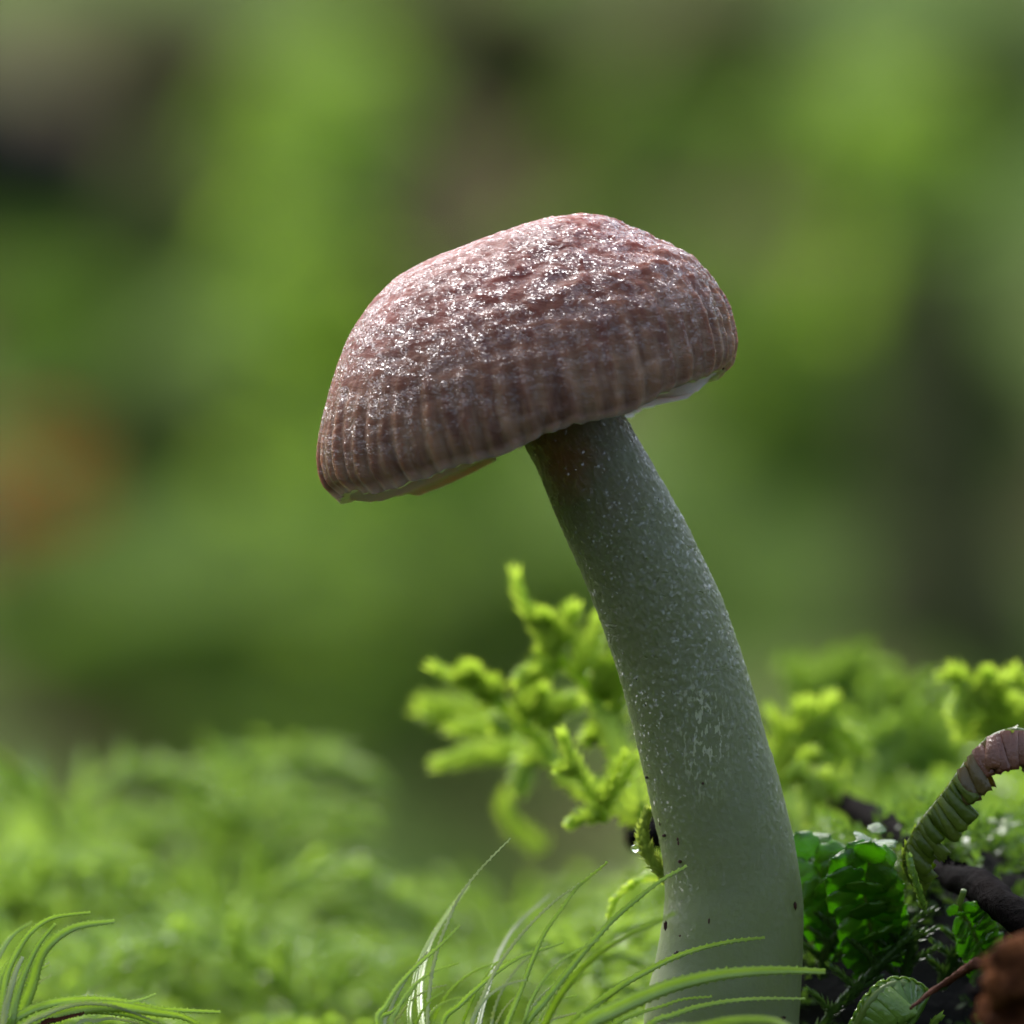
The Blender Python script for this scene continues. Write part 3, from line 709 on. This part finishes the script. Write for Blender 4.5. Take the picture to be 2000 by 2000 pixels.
# ------------------------------------------------------------------ liverworts on the right
def leaf_grid(length, width, cup, lip, seed, toothed=0.0, notch=0.0, nu=16, nw=11):
    """rounded overlapping liverwort leaf: base at origin, grows +X, faces +Z, closed thin shell"""
    rng = random.Random(seed); top = []; 
    for a in range(nu):
        u = math.sin(a/(nu-1)*math.pi/2); prof = max(.05, math.sqrt(max(0, 1-((u-.5)/.502)**2))) if u > .5 else .5+.5*math.sin(math.pi*u)
        for c in range(nw):
            s_ = c/(nw-1)*2-1; ed = abs(s_)
            x = length*(u-.10*ed**2*u); z = cup*length*math.sin(u*math.pi*.62)*(1-.5*ed**2)-lip*length*u**3-.10*width*ed**2*(.4+.6*u)
            if toothed and (a == nu-1): x += toothed*length*(c % 2)
            z += .03*length*math.sin(u*7+s_*4+seed)*ed
            wv_ = 1+.07*math.sin(u*13+seed)*ed+.05*math.sin(u*23+s_*3+seed*2)*ed
            top.append(Vector((x*(1+.04*math.sin(s_*6+seed)), s_*width*.5*prof*wv_, z)))
    th_ = .012*length; n_ = len(top); v = top+[p-Vector((0, 0, th_)) for p in top]; f = []
    for a in range(nu-1):
        for c in range(nw-1):
            i = a*nw+c; f.append((i, i+nw, i+nw+1, i+1)); f.append((n_+i, n_+i+1, n_+i+nw+1, n_+i+nw))
    for a in range(nu-1):
        i = a*nw; f.append((i, n_+i, n_+i+nw, i+nw)); j = i+nw-1; f.append((j, j+nw, n_+j+nw, n_+j))
    for c in range(nw-1):
        i = (nu-1)*nw+c; f.append((i, n_+i, n_+i+1, i+1))
    return v, f
def orient(o, p, d, nrm, s_=1.0):
    x = Vector(d).normalized(); z = (Vector(nrm)-x*Vector(nrm).dot(x)).normalized(); y = z.cross(x)
    o.matrix_local = Matrix.Translation(p) @ Matrix((x, y, z)).transposed().to_4x4() @ Matrix.Scale(s_, 4)
def liverwort(label, pts, leaf_len, leaf_w, n_pairs, mat, facing=(0, -1, .3), spread=.9, open_=.25, stem_r=.02, brown_from=2.0, mid=False, grp='dark green liverworts right of the stalk', seed=1):
    rng = random.Random(seed); base = pts[0]; t = thing('liverwort_shoot', label, 'liverwort', base, grp)
    P = spline([p-base for p in pts], 40); v, f = tube(P, np.linspace(stem_r, stem_r*.6, 40), 8); mesh('stem', v, f, M_stemg, t)
    T, A, B = frames(P, facing); protos = []
    for k in range(2):
        v, f = leaf_grid(leaf_len, leaf_w, .04, .10, seed+k); protos.append((v, f))
    pm = {}
    for i in range(n_pairs):
        u = (i+.5)/n_pairs; j = int(u*36); tg, sd, fc = Vector(T[j]), Vector(A[j]), Vector(B[j])
        rows = [(-1, spread), (1, spread)]+([(0, 0)] if mid and i % 2 else [])
        for s_, sp_ in rows:
            m_ = M_livbrown if u > brown_from else mat; key = (i % 2, m_.name)
            if key not in pm:
                o = mesh('leaf', protos[i % 2][0], protos[i % 2][1], m_, t); pm[key] = o
            else:
                o = pm[key].copy(); C.objects.link(o); o.parent = t
            d = tg*(.42+rng.uniform(-.1, .1))+sd*s_*sp_+fc*(open_+rng.uniform(-.06, .06))
            nrm = fc+tg*.22+sd*s_*.15
            k = (1-.35*abs(u-.5))*rng.uniform(.85, 1.12)*(.6 if u > .86 else .85 if u > .74 else 1)*(.9 if s_ == 0 else 1)
            orient(o, Vector(P[j])+sd*s_*stem_r*.5+fc*(stem_r+(.03 if s_ == 0 else 0)), d, nrm, k)
    return t
liverwort('broad dark green liverwort shoot with glossy shingled leaves next to the twig',
          [crop(640, 1620, 5, .5), crop(580, 1400, 5, .30), crop(560, 1250, 5, .2), crop(575, 1120, 5, .12), crop(600, 1020, 5, .12), crop(615, 975, 5, .3)],
          .155, .175, 12, M_liver, mid=True, seed=3)
liverwort('glossy green liverwort shoot tucked against the right edge of the stalk',
          [crop(470, 1500, 5, .9), crop(400, 1300, 5, .7), crop(330, 1170, 5, .6), crop(260, 1060, 5, .6), crop(180, 990, 5, .7)],
          .16, .19, 9, M_liver, mid=True, seed=8)
liverwort('small dark liverwort shoot hanging below the black twig',
          [crop(1200, 1650, 5, .5), crop(1120, 1450, 5, .2), crop(1060, 1330, 5, .05), crop(1080, 1230, 5, .0)],
          .11, .13, 10, M_liver, mid=True, seed=12)
# arching shoot with ladder-like leaves and a brown tip
ridge = [crop(860, 1250, 5, .2), crop(790, 1080, 5, .1), crop(850, 920, 5, 0), crop(950, 790, 5, -.05), crop(1040, 670, 5, -.1), crop(1110, 570, 5, -.1),
         crop(1190, 480, 5, -.1), crop(1290, 420, 5, -.1), crop(1400, 420, 5, -.05), crop(1520, 500, 5, 0), crop(1600, 640, 5, 0)]
base = ridge[0]; t = thing('liverwort_shoot', 'arching liverwort shoot with ladder like leaves and a brown hooded tip', 'liverwort', base, 'dark green liverworts right of the stalk')
P = spline([p-base for p in ridge], 80); v, f = tube(P, np.interp(np.linspace(0, 1, 80), [0, .15, .6, 1], [.02, .026, .022, .03]), 10, .06, 2); mesh('stem', v, f, M_liver2, t)
T, A, B = frames(P)
def strip(L1, w1, seed, bend):
    rng = random.Random(seed); v = []; nn = 14; nw = 7
    for i in range(nn):
        u = i/(nn-1); wd = w1*(.62+.5*u)*(1 if i < nn-1 else .93)
        for c in range(nw):
            s_ = c/(nw-1)*2-1
            zz = bend*math.sin(u*1.5)*L1+.18*w1*(1-s_*s_)
            v.append(Vector((u*L1*(1-.05*s_*s_)+(rng.uniform(-.03, .05)*L1 if i == nn-1 else 0), s_*wd*.5, zz-.3*L1*u*u)))
    n_ = len(v); v = v+[p-Vector((0, 0, .006)) for p in v]; f = []
    for i in range(nn-1):
        for c in range(nw-1):
            k = i*nw+c; f.append((k, k+nw, k+nw+1, k+1)); f.append((n_+k, n_+k+1, n_+k+nw+1, n_+k+nw))
        k = i*nw; f.append((k, n_+k, n_+k+nw, k+nw)); k += nw-1; f.append((k, k+nw, n_+k+nw, n_+k))
    for c in range(nw-1): k = (nn-1)*nw+c; f.append((k, n_+k, n_+k+1, k+1))
    return v, f
v, f = leafy(P[::4], .02, .055, 130, 77, .55, .6, .9); mesh('scale_leaves', v, f, M_liver2, t)
rl = random.Random(31)
for i in range(40):
    j = int(9+i*1.74); u = i/39; tg = Vector(T[j]); fc = Vector((0, -1, 0)); side = tg.cross(fc)
    if side.dot(Vector((.7, 0, -.7))) < 0: side = -side
    ti = i+rl.uniform(-3, 3); tip = ti > 20; L1 = .160*(1-.12*u)*(.75 if i < 4 else 1)*rl.uniform(.72, 1.15); m_ = M_livbrown if ti > 24 else M_livmix if ti > 18 else (M_liver2 if rl.random() < .75 else M_curl)
    v, f = strip(L1, (.075 if tip else .050)*rl.uniform(.75, 1.2), i, rl.uniform(.12, .34)); o = mesh('leaf', v, f, m_, t)
    down = Vector((.35, 0, -.9)) if not tip else Vector((-.15, 0, -1))
    d = side*.55+down*.6+fc*(.28+rl.uniform(-.16, .16))-tg*rl.uniform(-.12, .22)
    orient(o, Vector(P[j])+fc*.015-side*.016, d, fc+side*rl.uniform(0, .4)-tg*rl.uniform(.1, .6))
    if i % 2 == 0:                         # far row of leaves
        o2 = o.copy(); C.objects.link(o2); o2.parent = t
        orient(o2, Vector(P[j])-fc*.02, side*.5+down*.4-fc*.6, -fc+side*.2)
# curled shell-like shoot at the bottom
pts = [crop(430, 2120, 5, -.2), crop(520, 1960, 5, -.25), crop(590, 1830, 5, -.3), crop(690, 1740, 5, -.3), crop(800, 1740, 5, -.25), crop(880, 1800, 5, -.2)]
base = pts[0]; t = thing('liverwort_shoot', 'light green curled shell shaped liverwort shoot by the brown debris', 'liverwort', base, 'dark green liverworts right of the stalk')
P = spline([p-base for p in pts], 40); v, f = tube(P, np.linspace(.03, .02, 40), 8); mesh('stem', v, f, M_stemg, t); T, A, B = frames(P)
for i in range(14):
    j = int(4+i*2.6); tg = Vector(T[j]); fc = Vector((0, -1, 0)); inn = tg.cross(fc)
    if inn.dot(Vector((.4, 0, -1))) < 0: inn = -inn
    v, f = strip(.19+.02*math.sin(i), .085, 90+i, .22); o = mesh('leaf', v, f, M_curl, t)
    orient(o, Vector(P[j])-inn*.035-fc*.03, inn*.8+fc*.5+tg*.05, fc*.8-inn*.5-tg*.25)
    o2 = o.copy(); C.objects.link(o2); o2.parent = t
    orient(o2, Vector(P[j])-inn*.03-fc*.0, inn*.7-fc*.6+tg*.1, -fc*.8-inn*.4)
# long dark twig running from behind the stalk to the right foreground
tw = [crop(-120, 330, 5, 7), crop(100, 520, 5, 5.5), crop(400, 745, 5, 3.6), crop(740, 945, 5, 1.9), crop(1000, 1150, 5, .75), crop(1150, 1200, 5, .3), crop(1260, 1290, 5, 0), crop(1400, 1400, 5, -.3), crop(1700, 1560, 5, -.7)]
base = tw[-1]; t = thing('dead_twig', 'black wet twig running past the liverworts', 'twig', base)
P = spline([p-base for p in tw], 110); v, f = tube(P, .055+.012*np.sin(np.linspace(0, 23, 110)), 14, .16, 7); mesh('bark', v, f, M_black, t)
v = []; f = []; rng = random.Random(5)
for i in range(170):                       # crumbly soil sticking to it
    an = rng.uniform(-.6, 3.6); p = Vector(P[rng.randrange(72, 92)])+Vector((.3*math.cos(an), -abs(math.cos(an))*.8, math.sin(an)))*.056; r = rng.uniform(.006, .022); k = len(v)
    v += [p+Vector((r, 0, 0)), p+Vector((-r*.6, r, 0)), p+Vector((-r*.5, -r, .2*r)), p+Vector((0, 0, r*1.2)), p-Vector((0, .2*r, r))]
    f += [(k, k+1, k+3), (k+1, k+2, k+3), (k+2, k, k+3), (k+1, k, k+4), (k+2, k+1, k+4), (k, k+2, k+4)]
o = mesh('soil_crumbs', v, f, M_black, t, False); o['kind'] = 'stuff'
st = [crop(1440, 1740, 4, 2.6), crop(1520, 1690, 4, 3), crop(1600, 1660, 4, 3.2), crop(1900, 1640, 4, 3.3), crop(2300, 1720, 4, 3.2)]
base = st[2]; t = thing('dead_twig', 'dark stub of wood at the foot of the feathery moss', 'twig', base)
v, f = tube(spline([p-base for p in st], 30), np.interp(np.linspace(0, 1, 30), [0, .12, .4, 1], [.02, .06, .09, .11]), 12, .2, 9); mesh('bark', v, f, M_black, t)
# brown debris, close to the lens and out of focus
pts = [crop(1150, 1790, 5, -3.2), crop(1220, 1660, 5, -3.2), crop(1300, 1600, 5, -3.3), crop(1420, 1590, 5, -3.4), crop(1600, 1720, 5, -3.4)]
base = W(2010, 2150, -3.2); t = thing('bark_fragment', 'orange brown bark fragment out of focus by the curled liverwort', 'bark', base)
def chunk(c, rx, ry, rz, seed):
    v = []; f = []; nu, nv = 22, 14
    for j in range(nv+1):
        tq = math.pi*j/nv
        for i in range(nu):
            a = 2*math.pi*i/nu; d = Vector((math.cos(a)*math.sin(tq), math.sin(a)*math.sin(tq), math.cos(tq)))
            k = 1+.55*mnoise.noise(d*1.9+Vector((seed, 0, 0)))+.25*mnoise.noise(d*5+Vector((0, seed, 0))); v.append(c+Vector((d.x*rx, d.y*ry, d.z*rz))*k)
    for j in range(nv):
        for i in range(nu): f.append((j*nu+i, (j+1)*nu+i, (j+1)*nu+(i+1) % nu, j*nu+(i+1) % nu))
    return v, f
v, f = chunk(W(1990, 1900, -3.2)-base, .16, .12, .12, 3.3); mesh('bark', v, f, M_brown, t)
v, f = chunk(W(2015, 1990, -3.1)-base, .17, .12, .13, 7.1); mesh('splinter', v, f, M_brown, t)
v, f = chunk(W(2020, 2090, -3.1)-base, .22, .16, .22, 9.4); mesh('splinter', v, f, M_brown, t)
v, f = chunk(W(1935, 1935, -3.0)-base, .07, .07, .06, 5.2); mesh('splinter', v, f, M_black, t)
pts = [crop(800, 1850, 5, -.9), crop(900, 1770, 5, -.8), crop(1010, 1700, 5, -.8), crop(1150, 1610, 5, -1)]
base = pts[0]; t = thing('dead_stalk', 'thin reddish brown stalk lying beside the bark fragment', 'stalk', base)
v, f = tube(spline([p-base for p in pts], 30), np.interp(np.linspace(0, 1, 30), [0, .5, 1], [.006, .014, .022]), 8, .25, 6); mesh('stalk_skin', v, f, M_red, t)
# tiny yellowish shoots
for k, (x, y, h_, lab) in enumerate([(915, 1925, 60, 'stubby yellowish moss bud beside the curled liverwort'), (1200, 1890, 60, 'slender yellowish moss tip under the bark fragment'),
                                (800, 1210, 120, 'pale yellowish shoot at the foot of the arching liverwort')]):
    if k == 2: pts = [crop(870, 1330, 5, -.1), crop(850, 1250, 5, -.12), crop(815, 1150, 5, -.12), crop(795, 1060, 5, -.1)]
    else: pts = [crop(x-20, y+130, 5, -.2), crop(x-5, y+40, 5, -.2), crop(x+10, y, 5, -.2), crop(x+40+k*30, y-30, 5, -.2)]
    t = thing('moss_bud', lab, 'moss', pts[0]); v, f = leafy([p-pts[0] for p in pts], .028, .03, 60, 70+k, .5, .7, .9); mesh('stem', v, f, M_curl, t)
# dark moss strands low on the right
for k, (pp, lab) in enumerate([([(300, 1990), (420, 1840), (560, 1700), (680, 1580), (790, 1470)], 'long dark moss strand slanting up under the broad liverwort'),
                              ([(760, 1800), (780, 1640), (800, 1520), (740, 1380)], 'dark moss strand behind the broad liverwort foot'),
                              ([(960, 1760), (1000, 1640), (1060, 1540), (1180, 1480)], 'dark moss strand below the hanging liverwort'),
                              ([(330, 1700), (360, 1560), (430, 1450), (520, 1400)], 'dark moss strand against the stalk edge')]):
    pts = [crop(x, y, 5, .25+.1*k) for x, y in pp]
    t = thing('moss_strand', lab, 'moss', pts[0], 'dark moss strands low on the right')
    v, f = leafy([p-pts[0] for p in pts], .025, .05, 120, 30+k, .55, .38, .9); mesh('stem', v, f, M_darkmoss, t)
    for q in range(6):
        a = pts[0].lerp(pts[-1], .2+q*.12); e = a+Vector(((.13 if q % 2 else -.10), -.02, .10)); v, f = leafy([a-pts[0], (a+e)*.5-pts[0]+Vector((0, 0, .01)), e-pts[0]], .018, .04, 28, 60+q, .5, .38, .8)
        mesh('branch', v, f, M_darkmoss, t)
pts = [crop(1290, 1280, 5, 2.2), crop(1285, 1080, 5, 2.2), crop(1300, 880, 5, 2.4)]
t = thing('dead_stalk', 'pale upright stalk behind the black twig', 'stalk', pts[0]); v, f = tube(spline([p-pts[0] for p in pts], 12), .035, 8, .08, 3); mesh('stalk_skin', v, f, M_stemg, t)
# bright shoots behind on the right
def frond(label, pts, d, grp, mat=M_feather, nb=9, bl_=.28, r=.07, leaf=.095, name='feathery_moss', seed=1, c=5):
    rng = random.Random(seed); P = [crop(x, y, c, d) for x, y in pts]; base = P[0]; t = thing(name, label, 'moss', base, grp)
    Q = spline([p-base for p in P], 40); v, f = leafy(Q[::6], r, leaf, 90, seed); mesh('stem', v, f, mat, t); T, A, B = frames(Q)
    for i in range(nb):
        j = int(8+i*28/nb); s_ = 1 if i % 2 else -1; d_ = Vector(T[j])*.6+(Vector(A[j])*s_*.8+Vector((0, rng.uniform(-.4, .4), -.1)) if c == 5 else Vector((0, s_*.85, rng.uniform(-.1, .35))))
        a = Vector(Q[j]); L_ = bl_*(1-.5*i/nb)*rng.uniform(.8, 1.2)
        v, f = leafy([a, a+d_*L_*.5+Vector((0, 0, .02)), a+d_*L_-Vector((0, 0, .03))], r*.8, leaf*.85, 32, seed+i); mesh('branch', v, f, mat, t)
    return t
GR = 'bright moss shoots behind the liverworts'
frond('bright moss shoot rising from behind the stalk towards the dark stump', [(90, 720), (150, 540), (260, 430), (360, 350), (460, 330)], 4.0, GR, seed=2)
frond('small moss shoot hanging over the dark twig', [(150, 640), (220, 620), (300, 690), (350, 770)], 3.2, GR, nb=5, bl_=.15, r=.05, leaf=.07, seed=5)
frond('vivid green moss shoot drooping above the brown liverwort tip', [(1330, 560), (1260, 330), (1180, 190), (1100, 170), (1030, 220)], 3.2, GR, nb=10, bl_=.22, seed=9)
frond('vivid green upright moss shoot at the picture edge side of the drooping one', [(1440, 620), (1400, 400), (1330, 230), (1260, 140)], 3.6, GR, nb=10, bl_=.25, seed=19)
frond('wide arching moss shoot over the dark twig', [(520, 780), (480, 560), (600, 400), (780, 300), (950, 330), (1060, 420)], 8.0, GR, M_carpet, 12, .3, .08, .12, seed=14)
frond('second arching moss shoot beneath the wide one', [(1000, 800), (960, 600), (840, 480), (700, 470), (600, 540)], 7.0, GR, M_carpet, 10, .3, .08, .12, seed=24)
frond('moss shoot leaning across the brown stump gap', [(200, 460), (340, 260), (500, 180), (700, 210)], 9.5, GR, M_carpet, 10, .35, .09, .13, seed=34)


# ------------------------------------------------------------------ moss carpet on the left and between everything
def make_frond(seed, length):
    rng = random.Random(seed); t = thing('moss_shoot', 'feathery moss shoot in the blurred carpet left of the stalk', 'moss', (0, 0, 0), 'moss carpet shoots')
    h_ = length; Q = spline([(0, 0, 0), (.12*h_, 0, .38*h_), (.45*h_, 0, .62*h_), (.85*h_, 0, .55*h_), (1.1*h_, 0, .38*h_)], 40)
    v, f = leafy(Q[::6], .05, .085, 70, seed, up=(0, 0, 1)); mesh('stem', v, f, M_carpet, t); T, A, B = frames(Q, (0, 0, 1))
    for i in range(11):
        j = int(9+i*2.6); s_ = 1 if i % 2 else -1; d_ = Vector(T[j])*.65+Vector(A[j])*s_*.8+Vector(B[j])*rng.uniform(-.1, .35)
        a = Vector(Q[j]); L_ = .36*h_*(1-.55*i/11)*rng.uniform(.8, 1.2)
        v, f = leafy([a, a+d_*L_*.5+Vector((0, 0, .02)), a+d_*L_-Vector((0, 0, .02))], .04, .07, 26, seed+i, up=(0, 0, 1)); mesh('branch', v, f, M_carpet, t)
    return t
protos = [make_frond(100+k*17, 0.8+.14*k) for k in range(4)]
rng = random.Random(77); used = [False]*4
LAB = {0: 'arching feathery moss shoot in the near rows of the carpet left of the stalk', 1: 'arching feathery moss shoot in the middle rows of the carpet left of the stalk', 2: 'arching feathery moss shoot on the crest of the carpet left of the stalk'}
k_ = 0
for row, (y0, y1, cnt) in enumerate([(1.8, 5.0, 30), (5.0, 8.5, 26), (8.5, 12.0, 20)]):
    for i in range(cnt):
        y = rng.uniform(y0, y1); k = (D+y)/D; x = rng.uniform(-2.15, .55 if row < 2 else .2)*k
        q = k_ % 4; o = protos[q] if not used[q] else copy_tree(protos[q]); used[q] = True; k_ += 1
        o['label'] = LAB[row]; s_ = rng.uniform(.75, 1.15)
        o.location = (x, y, float(ground_h(x, y))-.05); o.rotation_euler = (rng.uniform(-.2, .2), rng.uniform(-.35, .2), rng.uniform(0, 6.28)); o.scale = (s_,)*3
# low moss covering all of the near ground
def mound_h(x, y): return max(float(ground_h(x, y)), -2.15+.78*math.sqrt(max(0, 1-((x-1.8)/1.05)**2-((y-1.85)/.75)**2)))
def carpet(name, label, mat, xr, yr, cnt, seed, h0, h1, leaf, hf=None):
    rng = random.Random(seed); v = []; f = []
    for i in range(cnt):
        x = rng.uniform(*xr); y = rng.uniform(*yr); z = float((hf or ground_h)(x, y)); a = rng.uniform(0, 6.28); l = rng.uniform(.4, 1.0); h = rng.uniform(h0, h1)
        p0 = Vector((x, y, z-.03)); p1 = p0+Vector((math.cos(a)*l*.1, math.sin(a)*l*.1, h*.7)); p2 = p0+Vector((math.cos(a)*l*.3, math.sin(a)*l*.3, h))
        n_ = 22
        for j in range(n_):
            u = j/(n_-1); c = p0*(1-u)**2+p1*2*u*(1-u)+p2*u*u; tg = ((p1-p0)*(1-u)+(p2-p1)*u).normalized(); aa = j*2.4+i
            s1 = tg.orthogonal().normalized(); rd = s1*math.cos(aa)+tg.cross(s1)*math.sin(aa); td = tg.cross(rd)
            d = (tg*.75+rd*.65).normalized(); ll = leaf*rng.uniform(.8, 1.2); k = len(v)
            v += [c, c+d*ll*.5+td*ll*.22, c+d*ll, c+d*ll*.5-td*ll*.22]; f.append((k, k+1, k+2, k+3))
    o = fast_mesh(name, [tuple(q) for q in v], f, mat); tag(o, label, 'moss', kind='stuff')
carpet('moss_carpet', 'low green moss carpet covering the ground left of the stalk', M_carpet, (-7.0, .9), (1.5, 13), 1150, 3, .08, .24, .11)
carpet('moss_carpet', 'low moss carpet on the rise right of the stalk', M_carpet, (.7, 7.5), (2.6, 13), 1500, 5, .10, .32, .12)
carpet('moss_carpet', 'dark low moss between the liverworts and the stalk foot', M_darkmoss, (.9, 2.6), (-.2, 2.2), 650, 6, .06, .20, .055)
carpet('moss_carpet', 'low moss under the blade leaved tufts', M_carpet, (-6, .4), (-3.5, 2.2), 1500, 7, .08, .2, .07)
carpet('moss_carpet', 'dark green moss growing over the added dark mound behind the liverworts', M_moundmoss, (.85, 2.8), (1.1, 2.6), 420, 8, .08, .26, .06, mound_h)
carpet('moss_carpet', 'low moss in front of the liverworts and the bark fragment', M_moundmoss, (.4, 6), (-5, -.3), 1100, 9, .08, .2, .07)
